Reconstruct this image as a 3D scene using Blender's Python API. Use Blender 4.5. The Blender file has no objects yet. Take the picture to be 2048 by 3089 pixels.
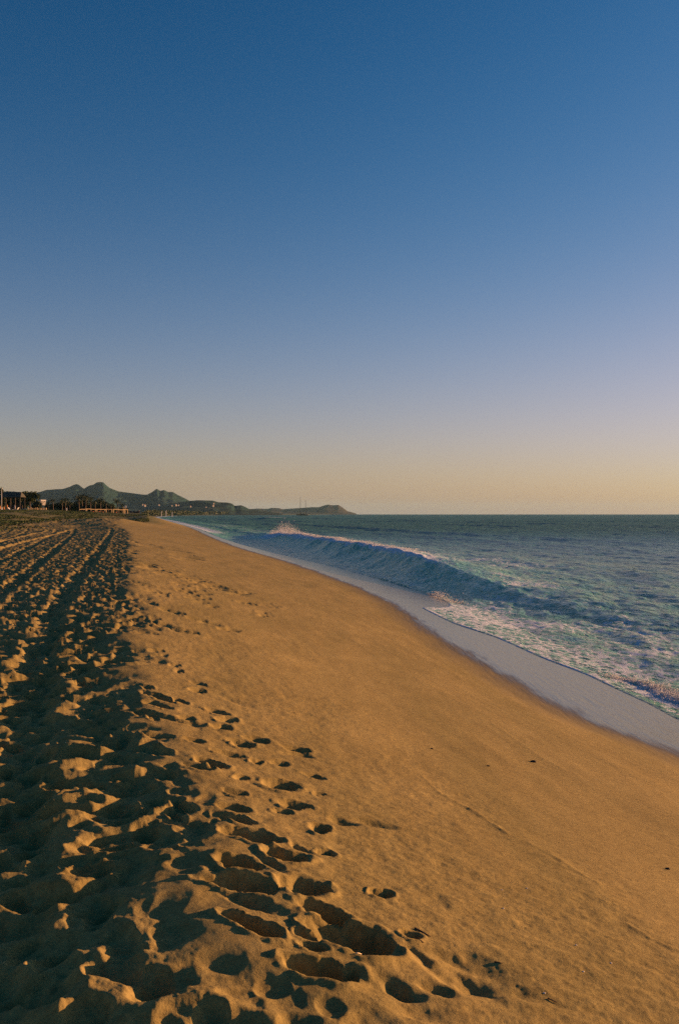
import bpy, math, random
import numpy as np

# ------------------------------------------------------------------ camera, sky, sun, exposure
scn = bpy.context.scene
F = 3003.0          # focal length in pixels of the 2048 x 3089 photograph (35 mm lens on a 36 mm tall frame)
HX, HY = 1024.0, 1551.0
CAMZ = 3.5          # metres above the sea
SUN_AZ, SUN_EL = 67.0, 6.5

cam_d = bpy.data.cameras.new('camera'); cam = bpy.data.objects.new('camera', cam_d)
scn.collection.objects.link(cam); scn.camera = cam
cam_d.sensor_fit = 'VERTICAL'; cam_d.sensor_height = 36.0; cam_d.sensor_width = 24.0; cam_d.lens = 35.0
cam_d.clip_start = 0.05; cam_d.clip_end = 60000
cam.location = (0, 0, CAMZ)
cam.rotation_euler = (math.radians(90.124), 0, 0)

world = bpy.data.worlds.new('World'); scn.world = world; world.use_nodes = True
wn = world.node_tree; wn.nodes.clear()
wo = wn.nodes.new('ShaderNodeOutputWorld'); bg = wn.nodes.new('ShaderNodeBackground')
sky = wn.nodes.new('ShaderNodeTexSky'); sky.sky_type = 'NISHITA'; sky.sun_disc = False
sky.sun_elevation = math.radians(SUN_EL); sky.sun_rotation = math.radians(SUN_AZ)
sky.altitude = 0; sky.air_density = 1.0; sky.dust_density = 1.0; sky.ozone_density = 1.0
# the same film response for the whole sky: a power and a gain for each colour, softly limited towards the sun
EXPOSURE, SKY = 1.6, 0.10
sep = wn.nodes.new('ShaderNodeSeparateColor'); comb = wn.nodes.new('ShaderNodeCombineColor')
wn.links.new(sky.outputs[0], sep.inputs[0])
def wmath(op, a, b):
    m_ = wn.nodes.new('ShaderNodeMath'); m_.operation = op
    for i, v_ in enumerate((a, b)):
        if isinstance(v_, (int, float)): m_.inputs[i].default_value = v_
        else: wn.links.new(v_, m_.inputs[i])
    return m_.outputs[0]
tcw = wn.nodes.new('ShaderNodeTexCoord'); sxyz = wn.nodes.new('ShaderNodeSeparateXYZ'); wn.links.new(tcw.outputs['Generated'], sxyz.inputs[0])
band = wmath('EXPONENT', wmath('MULTIPLY', wmath('MAXIMUM', sxyz.outputs[2], 0.0), -1/.1045), 0.0)      # pale air low over the whole horizon, all the way round
broad = wmath('EXPONENT', wmath('MULTIPLY', wmath('POWER', wmath('MAXIMUM', sxyz.outputs[2], 0.0), 2.0), -25.0), 0.0)   # and a wider rosy belt above it
for i, (p_, g_, a_) in enumerate(((2.75, 9.2, .19), (1.65, 2.65, .162), (1.9, 8.0, .176))):
    q_ = wmath('MULTIPLY', wmath('POWER', wmath('MULTIPLY', sep.outputs[i], .1), p_), g_)
    q_ = wmath('DIVIDE', q_, wmath('ADD', wmath('DIVIDE', q_, (.55, .9, .9)[i]), 1.0))
    q_ = wmath('ADD', q_, wmath('MULTIPLY', band, a_))
    q_ = wmath('ADD', q_, wmath('MULTIPLY', broad, (.090, .012, .010)[i]))
    wn.links.new(wmath('MULTIPLY', q_, 1.0/(SKY*2**EXPOSURE)), comb.inputs[i])
wn.links.new(comb.outputs[0], bg.inputs[0]); wn.links.new(bg.outputs[0], wo.inputs[0])
bg.inputs[1].default_value = SKY

sun_d = bpy.data.lights.new('sun', 'SUN'); sun = bpy.data.objects.new('sun', sun_d)
scn.collection.objects.link(sun)
sun_d.energy = 3.35; sun_d.angle = math.radians(0.6); sun_d.color = (1.0, 0.505, 0.235)
sun.rotation_euler = (math.radians(90 - SUN_EL), 0, math.radians(180 - SUN_AZ))

scn.view_settings.view_transform = 'Standard'; scn.view_settings.look = 'None'
scn.view_settings.gamma = 1.0; scn.view_settings.exposure = EXPOSURE
scn.view_settings.use_curve_mapping = False
scn.cycles.max_bounces = 6; scn.cycles.volume_bounces = 0; scn.cycles.diffuse_bounces = 1; scn.cycles.use_denoising = False
scn.cycles.sample_clamp_direct = 3.0; scn.cycles.sample_clamp_indirect = 3.0

col = scn.collection
rng = np.random.default_rng(7); random.seed(7)

# ------------------------------------------------------------------ helpers
def tag(o, label=None, cat=None, group=None, kind=None):
    if label: o['label'] = label
    if cat: o['category'] = cat
    if group: o['group'] = group
    if kind: o['kind'] = kind
    return o

def empty(name, loc, label, cat, group=None, rz=0.0):
    o = bpy.data.objects.new(name, None); col.objects.link(o)
    o.location = loc; o.rotation_euler = (0, 0, rz); o.empty_display_size = 0.2
    return tag(o, label, cat, group)

def np_mesh(name, verts, faces, smooth=True):
    """verts (n,3), faces (m,3 or 4) numpy arrays"""
    me = bpy.data.meshes.new(name)
    verts = np.ascontiguousarray(verts, dtype=np.float32); faces = np.ascontiguousarray(faces, dtype=np.int32)
    k = faces.shape[1]; m = len(faces)
    me.vertices.add(len(verts)); me.vertices.foreach_set('co', verts.ravel())
    me.loops.add(m*k); me.loops.foreach_set('vertex_index', faces.ravel())
    me.polygons.add(m)
    me.polygons.foreach_set('loop_start', np.arange(0, m*k, k, dtype=np.int32))
    me.polygons.foreach_set('use_smooth', np.full(m, smooth, dtype=bool))
    me.update(calc_edges=True)
    return me

def attr(me, name, vals):
    a = me.attributes.new(name, 'FLOAT', 'POINT')
    a.data.foreach_set('value', np.ascontiguousarray(vals, dtype=np.float32))

class MB:
    """collects shapes into one mesh"""
    def __init__(s): s.v = []; s.f = []
    def quad_strip(s, rings, close=True):
        b = len(s.v); k = len(rings[0])
        for r in rings: s.v.extend([tuple(p) for p in r])
        for i in range(len(rings)-1):
            for j in range(k if close else k-1):
                j2 = (j+1) % k
                s.f.append((b+i*k+j, b+i*k+j2, b+(i+1)*k+j2, b+(i+1)*k+j))
        if close:
            s.f.append(tuple(b+j for j in range(k-1, -1, -1)))
            e = b+(len(rings)-1)*k; s.f.append(tuple(e+j for j in range(k)))
        return s
    def tube(s, pts, rad, k=6):
        pts = [np.array(p, float) for p in pts]; rings = []
        for i, p in enumerate(pts):
            d = pts[min(i+1, len(pts)-1)] - pts[max(i-1, 0)]; d /= np.linalg.norm(d)
            a = np.cross(d, (0, 0, 1.0) if abs(d[2]) < .9 else (1.0, 0, 0)); a /= np.linalg.norm(a); b = np.cross(d, a)
            r = rad[i] if hasattr(rad, '__len__') else rad
            rings.append([p + r*(math.cos(t)*a + math.sin(t)*b) for t in np.linspace(0, 2*math.pi, k, endpoint=False)])
        return s.quad_strip(rings)
    def box(s, c, d, rz=0.0):
        x, y, z = c; a, b, h = d[0]/2, d[1]/2, d[2]/2; cs, sn = math.cos(rz), math.sin(rz); n = len(s.v)
        for dz in (-h, h):
            for dx, dy in ((-a, -b), (a, -b), (a, b), (-a, b)):
                s.v.append((x+dx*cs-dy*sn, y+dx*sn+dy*cs, z+dz))
        for q in ((3,2,1,0), (4,5,6,7), (0,1,5,4), (1,2,6,5), (2,3,7,6), (3,0,4,7)): s.f.append(tuple(n+i for i in q))
        return s
    def face(s, pts):
        n = len(s.v); s.v.extend([tuple(p) for p in pts]); s.f.append(tuple(range(n, n+len(pts)))); return s
    def mesh(s, name, mat, smooth=False):
        me = bpy.data.meshes.new(name); me.from_pydata(s.v, [], s.f); me.update()
        if smooth: me.polygons.foreach_set('use_smooth', np.ones(len(me.polygons), bool))
        me.materials.append(mat); return me
    def build(s, name, mat, parent=None, smooth=False):
        return link(name, s.mesh(name, mat, smooth), parent)

def link(name, me, parent=None, loc=None):
    o = bpy.data.objects.new(name, me); col.objects.link(o)
    if parent: o.parent = parent
    if loc is not None: o.location = loc
    return o

# --- vectorised noise
def _hash(ix, iy, seed):
    h = (ix.astype(np.int64)*374761393 + iy.astype(np.int64)*668265263 + seed*974711) & 0xffffffff
    h = ((h ^ (h >> 13))*1274126177) & 0xffffffff
    h = ((h ^ (h >> 16))*2246822519) & 0xffffffff
    return ((h ^ (h >> 15)) & 0xffffff) / float(0x1000000)

def vn(x, y, seed=0):
    ix = np.floor(x); iy = np.floor(y); fx = x-ix; fy = y-iy
    fx = fx*fx*fx*(fx*(fx*6-15)+10); fy = fy*fy*fy*(fy*(fy*6-15)+10)
    a = _hash(ix, iy, seed); b = _hash(ix+1, iy, seed); c = _hash(ix, iy+1, seed); d = _hash(ix+1, iy+1, seed)
    return (a+(b-a)*fx)*(1-fy) + (c+(d-c)*fx)*fy - .5

def fbm(x, y, seed=0, octaves=4, gain=.5):
    s = 0; a = 1.0; f = 1.0
    for i in range(octaves):
        s = s + a*vn(x*f+i*17.3, y*f-i*9.1, seed+i); a *= gain; f *= 2.03
    return s

def sm(a, b, x):
    t = np.clip((x-a)/(b-a), 0, 1); return t*t*(3-2*t)

def pchip(pts):
    """monotone cubic through control points, vectorised"""
    pts = sorted(pts); X = np.array([p[0] for p in pts], float); Y = np.array([p[1] for p in pts], float)
    h = np.diff(X); d = np.diff(Y)/h; m = np.zeros(len(X)); m[0] = d[0]; m[-1] = d[-1]
    for i in range(1, len(X)-1):
        if d[i-1]*d[i] > 0:
            w1 = 2*h[i]+h[i-1]; w2 = h[i]+2*h[i-1]; m[i] = (w1+w2)/(w1/d[i-1]+w2/d[i])
    def f(x):
        x = np.clip(x, X[0], X[-1]); i = np.clip(np.searchsorted(X, x)-1, 0, len(X)-2)
        t = (x-X[i])/h[i]; t2 = t*t; t3 = t2*t
        return (2*t3-3*t2+1)*Y[i]+(t3-2*t2+t)*h[i]*m[i]+(-2*t3+3*t2)*Y[i+1]+(t3-t2)*h[i]*m[i+1]
    return f

# ------------------------------------------------------------------ plan of the place (metres; +y is the way the camera looks, +x is right)
crest_x = pchip([(-400, 92), (-60, 14.0), (-10, 2.6), (0, .38), (3.1, -.31), (5.2, -.77), (7.2, -1.33), (11.7, -2.44), (17.3, -3.65), (32.7, -6.9),
                 (98, -21), (166, -36.5), (229, -44), (300, -59), (458, -104), (1000, -225), (1500, -310), (2500, -430),
                 (3500, -465), (5000, -400), (7000, -190), (9000, 50), (9600, -2000), (30000, -30000)])
wet_x = pchip([(-400, 100), (-60, 22.0), (-10, 9.6), (0, 7.3), (7, 5.7), (12.7, 4.33), (15, 3.6), (19.6, 2.95), (23.2, 2.58), (28.9, 2.12), (37.4, 1.3),
               (48.5, -.5), (65, -3.6), (90.7, -9.2), (132, -17.0), (229, -34.5), (458, -80), (1000, -187), (1500, -263),
               (2500, -370), (3500, -400), (5000, -330), (7000, -120), (9000, 140), (9600, -1900), (30000, -29900)])
edge_n = pchip([(-400, 2.2), (10, 2.0), (16, 2.1), (18, 2.3), (20.6, 2.3), (23.2, 1.95), (26.5, 1.75), (29.7, 1.1), (33.9, 1.0), (36.5, 2.4), (40, 3.3),
                (46, 3.8), (55, 3.9), (70, 3.5), (90, 2.9), (111, 2.0), (135, 1.6), (230, 1.6), (500, 3), (30000, 6)])

def uw(x, y):
    xc = crest_x(y); xw = wet_x(y)
    u = (x-xc)*.977; n = (x-xw)*.977; w = np.maximum((xw-xc)*.977, 2.0)
    return u, n, w

def base_z(x, y):
    """smooth sand surface without footprints"""
    u, n, w = uw(x, y)
    zc = 1.9 + 1.9*sm(190, 330, y)*(1-.5*sm(450, 900, y))
    far = sm(200, 600, y)
    sR = (zc-.45)/w*1.03; sL = -.045*(1-far)
    rw = .22 + .5*sm(40, 200, y)
    z = zc - ((sR-sL)/2*np.sqrt(u*u+rw*rw) + (sR+sL)/2*u) + (sR-sL)/2*rw*.6
    zb = .45 - .14*n - .002*n*n                       # foreshore below the wet line
    k = sm(-1.2, .6, n)
    z = np.where(n > -1.2, z*(1-k)+np.maximum(zb, -6.0)*k, z)
    ul = np.clip(-u, 0, 4000)
    drop = .045*(1-far)*np.clip(ul-6, 0, None)        # the landward fall stops 6 m behind the crest
    z = z + np.where(u < 0, drop, 0)
    rise = (2.9-1.9*sm(190, 330, y))*sm(50, 330, y)*sm(3, 34, ul) + .8*sm(20, 200, ul)
    z = z + np.where(u < 0, rise, 0)
    z = z + 1.1*np.exp(-(((x+41)/9.5)**2 + ((y-165)/17.0)**2))   # low sunlit mound
    return z

def pix_ground(px, py, zfun=None):
    """photograph pixel -> point on the smooth sand"""
    dx = (px-HX)/F; dz = (HY-py)/F
    t = np.linspace(2.0, 60, 6000) if py > 1700 else np.geomspace(10, 900, 9000)
    g = CAMZ+dz*t - base_z(dx*t, t)
    i = int(np.argmax(g < 0)); tt = t[i] if g[i] < 0 else t[-1]
    return dx*tt, tt

def pix_at(px, py, d):
    return ((px-HX)/F*d, d, CAMZ+(HY-py)/F*d)

# ------------------------------------------------------------------ footprint relief
def pits(x, y, cell, ang, R, asp, depth, seed, power=1.0, soft_=.012):
    """bowls of one size scattered one to a cell: the deepest wins, so that neighbouring bowls meet in sharp ridges"""
    ca, sa = math.cos(ang), math.sin(ang)
    a = (x*ca+y*sa)/cell; b = (-x*sa+y*ca)/cell
    ia = np.floor(a); ib = np.floor(b); out = np.zeros_like(x)
    for da in (-1, 0, 1):
        for db in (-1, 0, 1):
            ca_ = ia+da; cb_ = ib+db
            h1 = _hash(ca_, cb_, seed); h2 = _hash(ca_, cb_, seed+1); h3 = _hash(ca_, cb_, seed+2); h4 = _hash(ca_, cb_, seed+3)
            px = (a-ca_-h1)*cell; py = (b-cb_-h2)*cell
            t = (h3-.5)*2.2; c, s = np.cos(t), np.sin(t)
            rr = R*(.65+.7*h4)
            qx = (px*c+py*s)/(rr*asp); qy = (-px*s+py*c)/rr
            d2 = qx*qx+qy*qy
            dep = depth*(.35+.9*_hash(ca_, cb_, seed+4))
            v = dep*(np.clip(d2, 0, 1)**power-1)
            hh_ = np.clip(.5+.5*(out-v)/soft_, 0, 1); out = out*(1-hh_)+v*hh_ - soft_*hh_*(1-hh_)
    return out

PR = []   # explicit footprints: x0,y0,x1,y1, half width m, depth m, softness
def pit(px0, py0, px1, py1, hw, depth, soft=0.0):
    a = pix_ground(px0, py0); b = pix_ground(px1, py1)
    mx, my = (px0+px1)/2, (py0+py1)/2
    c = pix_ground(mx, my-hw); d = pix_ground(mx, my+hw)
    # keep only the part of the up-down extent that is square to the long axis
    L = math.hypot(b[0]-a[0], b[1]-a[1]) + 1e-6
    nx, ny = -(b[1]-a[1])/L, (b[0]-a[0])/L
    w = abs((c[0]-d[0])*nx+(c[1]-d[1])*ny)/2
    if soft >= .5: w *= 1.6; depth *= 1.15
    else: w *= 1.15
    ex = .06 if soft < .5 else .30; PR.append((a[0]-(b[0]-a[0])*ex, a[1]-(b[1]-a[1])*ex, b[0]+(b[0]-a[0])*ex, b[1]+(b[1]-a[1])*ex, max(w, .045), depth, soft))

def crop(lst, ox, oy, s, depth=.075, soft=0.0):
    for e in lst:
        pit(ox+e[0]*s, oy+e[1]*s, ox+e[2]*s, oy+e[3]*s, e[4]*s, e[5] if len(e) > 5 else depth, e[6] if len(e) > 6 else soft)

crop([(1005,955,1125,985,30,.07), (480,885,735,965,58,.12), (110,735,330,835,52,.12), (395,695,600,780,40,.11), (135,580,435,660,34,.10),
      (125,490,310,560,24,.08), (10,870,450,950,42,.10), (150,1085,450,1225,50,.11), (690,1145,1115,1285,78,.15), (590,1035,850,1110,38,.09),
      (525,1350,890,1450,52,.11), (1120,1480,1250,1560,42,.05,.7), (1190,1190,1300,1232,26,.06), (650,565,778,600,24,.065), (500,420,620,465,28,.07),
      (385,297,562,350,33,.09), (225,80,310,105,20,.06), (303,180,362,197,17,.06), (420,185,530,212,14,.05), (145,50,310,88,12,.05),
      (78,118,265,165,16,.05), (488,90,630,130,13,.05), (500,130,650,155,12,.04,.4), (270,42,400,72,15,.05), (140,350,272,382,17,.05),
      (120,430,290,482,20,.05), (700,718,812,735,18,.055), (790,515,890,562,26,.05,.4), (610,255,740,295,12,.04), (198,272,280,292,14,.05),
      (0,180,150,225,18,.06), (0,212,80,240,15,.05), (170,955,470,1070,38,.05,.3), (580,1190,720,1240,28,.05), (600,1260,740,1300,22,.04),
      (930,535,1110,565,12,.025,.5), (540,680,640,720,16,.03,.3), (690,365,720,380,16,.04), (430,470,540,490,12,.04), (360,750,480,830,24,.03,.4)],
     600, 2200, .5102)
crop([(720,490,1130,612,38,.030,.8), (780,625,1060,720,62,.050,.8), (510,440,690,590,30,.022,.8), (640,712,775,750,22,.026,.6),
      (160,650,380,770,52,.026,.7), (430,830,700,920,46,.022,.9), (1090,750,1500,830,34,.014,1.0)], 1000, 2650, .4464)
crop([(745,430,815,460,10,.06), (860,478,950,512,12,.07), (1000,525,1055,543,10,.06), (1062,545,1130,566,10,.06), (1165,580,1230,598,10,.06),
      (815,545,910,585,16,.07), (915,580,1010,610,14,.07), (798,690,842,702,9,.05), (818,718,862,730,9,.05), (895,770,942,782,8,.045),
      (912,800,955,810,7,.04), (1000,898,1072,916,10,.055), (1010,860,1080,884,9,.04), (750,910,900,968,16,.07), (770,958,890,1005,14,.07),
      (920,950,972,980,14,.06), (1090,1005,1200,1040,12,.06), (1150,1055,1225,1073,14,.065), (1115,1090,1205,1112,14,.07), (785,1045,822,1065,10,.05),
      (900,1050,1050,1098,12,.035,.3), (1190,945,1290,985,12,.02,.6), (1085,630,1230,655,10,.02,.5), (930,1045,1020,1060,9,.04)], 0, 1560, .574)
crop([(582,155,690,190,22,.07), (770,232,880,300,34,.08), (760,352,900,402,34,.09), (905,512,1000,572,26,.08), (890,562,960,602,22,.07),
      (1015,320,1180,375,16,.05), (960,345,1110,390,14,.04), (730,180,900,215,10,.045), (990,225,1080,250,10,.05), (640,60,900,120,16,.06),
], 0, 2100, .574)
def scatter_line(pts, n, sp, dep):
    pts = [(p[0]*.574, 1560+p[1]*.574) for p in pts]
    for i in range(n):
        t = random.random()*(len(pts)-1); k = min(int(t), len(pts)-2); f = t-k
        x = pts[k][0]+(pts[k+1][0]-pts[k][0])*f+random.gauss(0, sp); y = pts[k][1]+(pts[k+1][1]-pts[k][1])*f+random.gauss(0, sp*.35)
        L = random.uniform(9, 17); pit(x-L, y-L*.18, x+L, y+L*.28, random.uniform(3.0, 5.0), dep*random.uniform(.6, 1.2))
scatter_line([(730, 130), (900, 175), (1050, 240)], 24, 8, .055)
scatter_line([(710, 235), (880, 290), (1100, 355), (1285, 405)], 42, 10, .065)
scatter_line([(920, 350), (1080, 450)], 16, 22, .05)
scatter_line([(1290, 440), (1410, 455), (1380, 515)], 14, 9, .045)
scatter_line([(700, 330), (860, 400)], 8, 12, .05)
scatter_line([(690, 490), (790, 560)], 8, 14, .05)
scatter_line([(690, 870), (800, 900)], 5, 10, .05)
PR = [p for p in PR if p[1] < 120]

RUTS = []   # wheel ruts: polyline in plan, half width, depth
def off_crest(o, y0, y1, n=40):
    ys = np.geomspace(y0, y1, n); return np.stack([crest_x(ys)-o(ys), ys], 1)
RUTS.append((off_crest(lambda y: .78+.028*np.clip(y, 0, 22)+.0*y, 2.2, 110), .20, .055))
RUTS.append((off_crest(lambda y: 2.2+.03*y, 2.2, 120), .20, .058))
RUTS.append((off_crest(lambda y: 3.7+.034*y, 2.2, 120), .22, .055))
RUTS.append((off_crest(lambda y: 5.0+.052*y, 4, 120), .2, .048))
RUTS.append((off_crest(lambda y: 6.4+.056*y, 4, 120), .2, .048))
RUTS.append((np.array([(-9.5, 26), (-14.5, 40), (-19.2, 56), (-28, 99), (-33, 122)]), .22, -.10))
RUTS.append((np.array([(-10.8, 26), (-16.2, 40), (-21.0, 56), (-30, 99), (-35, 122)]), .22, -.08))

def relief(x, y):
    u, n, w = uw(x, y)
    r = np.hypot(x, y)
    wob = fbm(x*1.3, y*.7, 11, 3)*.9
    M = 1-sm(-.35, .35, u+wob*.8)                       # trampled side of the crest
    fade = 1-sm(130, 230, r)
    wx = x+.10*fbm(x*3, y*3, 21, 2); wy = y+.10*fbm(x*3, y*3, 31, 2)
    T = pits(wx, wy, .31, 1.78, .148, 1.5, .056, 40, 1.25, .011)
    T = T + 1.0*pits(wx+5.3, wy, .23, .4, .105, 1.4, .050, 60, 1.4, .012)
    T = T + +.025*fbm(x*.9, y*.9, 71, 2) + .036*fbm(x*4, y*4, 81, 3) + .012*fbm(x*12, y*12, 85, 4, .6) + .75*pits(wx, wy+3.1, .17, 1.1, .075, 1.25, .07, 160, 1.3)
    z = T*M*fade
    far_ = sm(70, 140, r)
    z = z + M*far_*(.22*fbm(x*.35, y*.12, 210, 4) + .5*fbm(x*.06, y*.03, 215, 2)*sm(140, 200, r))
    # scattered fainter prints just seaward of the crest
    B = sm(-.3, .2, u)*(1-sm(.3, 1.6+.02*y, u+wob*1.4))*sm(6, 9, r)
    z = z + .38*pits(x, y, .75, 2.4, .11, 1.5, .06, 90, 1.6)*B*fade*sm(.02, .2, vn(x*.5, y*.3, 95)+.08)
    # smooth beach face: long soft swash undulations and fine lines along the shore
    S = sm(.1, 1.2, u)*(1-sm(-.2, .5, n))
    z = z + S*(.020*vn(u*1.1, y*.16, 100) + .006*vn(u*5, y*.5, 101) + .0035*vn(u*18, y*1.6, 103)*sm(-.1, .2, vn(u*.8, y*.25, 104)))
    z = z + .009*fbm(x*9, y*9, 110, 4, .6)*sm(-.3, .5, u)*(1-sm(1.0, 3.0, u+wob))
    for pl, hw, dep in RUTS:
        d = np.full(x.shape, 9e9)
        sel = np.where((x > pl[:, 0].min()-1.5) & (x < pl[:, 0].max()+1.5) & (y > pl[:, 1].min()-1) & (y < pl[:, 1].max()+1))[0]
        xs = x[sel]; ys = y[sel]
        xr = np.interp(ys, pl[:, 1], pl[:, 0]) + .10*vn(ys*.5, ys*0+hw*30, 7); dd = np.abs(xs-xr)*.975
        amp = (.75+.5*vn(ys*.9, ys*0, 9))
        z[sel] += amp*(-dep*np.exp(-(dd/hw)**4) + dep*.35*np.exp(-((dd-hw*1.55)/(hw*.5))**2))*fade[sel]
    for (x0, y0, x1, y1, hw, dep, soft) in PR:
        cx, cy = (x0+x1)/2, (y0+y1)/2; L = math.hypot(x1-x0, y1-y0)/2+1e-4; R = (L+hw)*1.7
        sel = np.where((np.abs(x-cx) < R) & (np.abs(y-cy) < R))[0]
        if len(sel) == 0: continue
        tx, ty = (x1-x0)/(2*L), (y1-y0)/(2*L); xs = x[sel]-cx; ys = y[sel]-cy
        xs = xs + .05*fbm(x[sel]*7, y[sel]*7, 501, 3)*min(1, hw*12); ys = ys + .05*fbm(x[sel]*7+9, y[sel]*7, 511, 3)*min(1, hw*12)
        a = (xs*tx+ys*ty)/(L*1.02); b = (-xs*ty+ys*tx)/(hw*(.86+.22*a.clip(-1, 1)))
        wv = 1+.5*vn(xs*9+cx*7, ys*9+cy*5, 3)
        q = (np.abs(a)**2.2+np.abs(b)**2.2)*wv; tilt = .78+.30*a.clip(-1, 1)
        p = 1.8 if soft < .1 else 1.0
        bowl = np.where(q < 1, (1-np.clip(q, 0, 1)**p), 0) if soft < .3 else np.exp(-1.5*(a*a+b*b)*wv)
        rim = .09*np.exp(-((np.sqrt(q)-1.25)/.2)**2)*(1-soft)*(1+1.6*vn((xs+cx)*22, (ys+cy)*22, 5))
        cur = z[sel]
        z[sel] = np.where(soft < .3, np.minimum(cur, cur*.35-dep*bowl*tilt) * (bowl > 0) + cur*(bowl <= 0), cur-dep*bowl) + dep*rim
    for pts, h in (([(1270, 2340), (1330, 2395), (1420, 2440), (1530, 2515)], .005), ([(1590, 2540), (1680, 2590), (1760, 2640), (1800, 2660)], .004),
                   ([(1890, 2785), (1960, 2830), (2048, 2870)], .005), ([(1480, 2180), (1640, 2290), (1800, 2370)], .003)):
        g = [pix_ground(*p) for p in pts]
        for i in range(len(g)-1):
            (ax, ay), (bx, by) = g[i], g[i+1]; L2 = (bx-ax)**2+(by-ay)**2
            sel = np.where((x > min(ax, bx)-.3) & (x < max(ax, bx)+.3) & (y > min(ay, by)-.3) & (y < max(ay, by)+.3))[0]
            t = np.clip(((x[sel]-ax)*(bx-ax)+(y[sel]-ay)*(by-ay))/L2, 0, 1)
            d = np.hypot(x[sel]-ax-t*(bx-ax), y[sel]-ay-t*(by-ay)) + .02*vn(x[sel]*12, y[sel]*12, 5)
            z[sel] += h*np.exp(-(d/.018)**2)*(1+vn(x[sel]*6, y[sel]*6, 8))
    return z

# ------------------------------------------------------------------ material helpers
def mat(name):
    m = bpy.data.materials.new(name); m.use_nodes = True; t = m.node_tree
    b = t.nodes['Principled BSDF']; return m, t, b
def nd(t, typ, **kw):
    n = t.nodes.new(typ)
    for k, v in kw.items():
        if k.startswith('i_'):
            n.inputs[k[2:].replace('_', ' ')].default_value = v
        else: setattr(n, k, v)
    return n
def noise(t, vec, scale, detail=3, rough=.55, dist=0.0):
    n = nd(t, 'ShaderNodeTexNoise'); n.inputs['Scale'].default_value = scale; n.inputs['Detail'].default_value = detail
    n.inputs['Roughness'].default_value = rough; n.inputs['Distortion'].default_value = dist
    if vec is not None: t.links.new(vec, n.inputs['Vector'])
    return n
def ramp(t, fac, stops):
    r = nd(t, 'ShaderNodeValToRGB'); e = r.color_ramp.elements
    while len(e) > 1: e.remove(e[-1])
    e[0].position, e[0].color = stops[0][0], (*stops[0][1], 1)
    for p, c in stops[1:]:
        k = e.new(p); k.color = (*c, 1)
    t.links.new(fac, r.inputs[0]); return r
def mixc(t, fac, a, b, mode='MIX'):
    m = nd(t, 'ShaderNodeMix', data_type='RGBA', blend_type=mode)
    for s, v in ((m.inputs[0], fac), (m.inputs[6], a), (m.inputs[7], b)):
        if isinstance(v, (int, float)): s.default_value = v
        elif isinstance(v, tuple): s.default_value = (*v, 1)
        else: t.links.new(v, s)
    return m.outputs[2]
def mth(t, op, a, b=None, c=None, clamp=False):
    m = nd(t, 'ShaderNodeMath', operation=op, use_clamp=clamp)
    for i, v in enumerate((a, b, c)):
        if v is None: continue
        if isinstance(v, (int, float)): m.inputs[i].default_value = v
        else: t.links.new(v, m.inputs[i])
    return m.outputs[0]
def objco(t, scale=(1, 1, 1), rot=(0, 0, 0)):
    tc = nd(t, 'ShaderNodeTexCoord'); mp = nd(t, 'ShaderNodeMapping')
    mp.inputs['Scale'].default_value = scale; mp.inputs['Rotation'].default_value = rot
    t.links.new(tc.outputs['Object'], mp.inputs['Vector']); return mp.outputs[0]
def simple(name, c, rough=.8, var=.25, scale=3.0, bump=.0, spec=.3):
    m, t, b = mat(name); v = objco(t); n = noise(t, v, scale, 4)
    lo = tuple(max(0, k*(1-var)) for k in c); hi = tuple(min(1, k*(1+var)) for k in c)
    r = ramp(t, n.outputs[0], [(.3, lo), (.7, hi)]); t.links.new(r.outputs[0], b.inputs['Base Color'])
    b.inputs['Roughness'].default_value = rough; b.inputs['Specular IOR Level'].default_value = spec
    if bump:
        bp = nd(t, 'ShaderNodeBump'); bp.inputs['Strength'].default_value = bump; bp.inputs['Distance'].default_value = .05
        t.links.new(n.outputs[0], bp.inputs['Height']); t.links.new(bp.outputs[0], b.inputs['Normal'])
    return m

# sand
m_sand, t, b = mat('beach_sand')
v = objco(t)
wetA = nd(t, 'ShaderNodeAttribute', attribute_name='wet').outputs['Fac']
vegA = nd(t, 'ShaderNodeAttribute', attribute_name='scrub').outputs['Fac']
n1 = noise(t, v, .7, 5); n2 = noise(t, v, 14, 4); n3 = noise(t, v, 120, 4, .75)
vs = objco(t, (4.0, .5, 1), (0, 0, math.radians(-13))); n4 = noise(t, vs, 2.0, 4)
dry = ramp(t, n1.outputs[0], [(.3, (.320, .248, .086)), (.7, (.392, .304, .110))]).outputs[0]
dry = mixc(t, .55, dry, ramp(t, n2.outputs[0], [(.3, (.78, .76, .72)), (.75, (1.1, 1.1, 1.1))]).outputs[0], 'MULTIPLY')
dry = mixc(t, .8, dry, ramp(t, n3.outputs[0], [(.30, (.45, .43, .42)), (.48, (.95, .95, .95)), (.66, (1.0, 1.0, 1.0)), (.80, (1.5, 1.45, 1.35))]).outputs[0], 'MULTIPLY')
n5 = noise(t, v, 32, 2, .6)
dry = mixc(t, .7, dry, ramp(t, n5.outputs[0], [(.30, (.72, .71, .70)), (.50, (1.0, 1.0, 1.0)), (.72, (1.18, 1.17, 1.15))]).outputs[0], 'MULTIPLY')
vp = objco(t, (1.1, .16, 1), (0, 0, math.radians(-13))); n7 = noise(t, vp, .9, 4, .55)
dry = mixc(t, .8, dry, ramp(t, n7.outputs[0], [(.34, (.80, .83, .80)), (.55, (1.0, 1.0, 1.0)), (.70, (1.06, 1.05, 1.02))]).outputs[0], 'MULTIPLY')
dry = mixc(t, .5, dry, ramp(t, n4.outputs[0], [(.35, (.80, .78, .74)), (.65, (1.06, 1.06, 1.06))]).outputs[0], 'MULTIPLY')
wetc = mixc(t, n2.outputs[0], (.110, .088, .036), (.145, .114, .050))
veg = mixc(t, n2.outputs[0], (.050, .072, .024), (.150, .155, .058))
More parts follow.
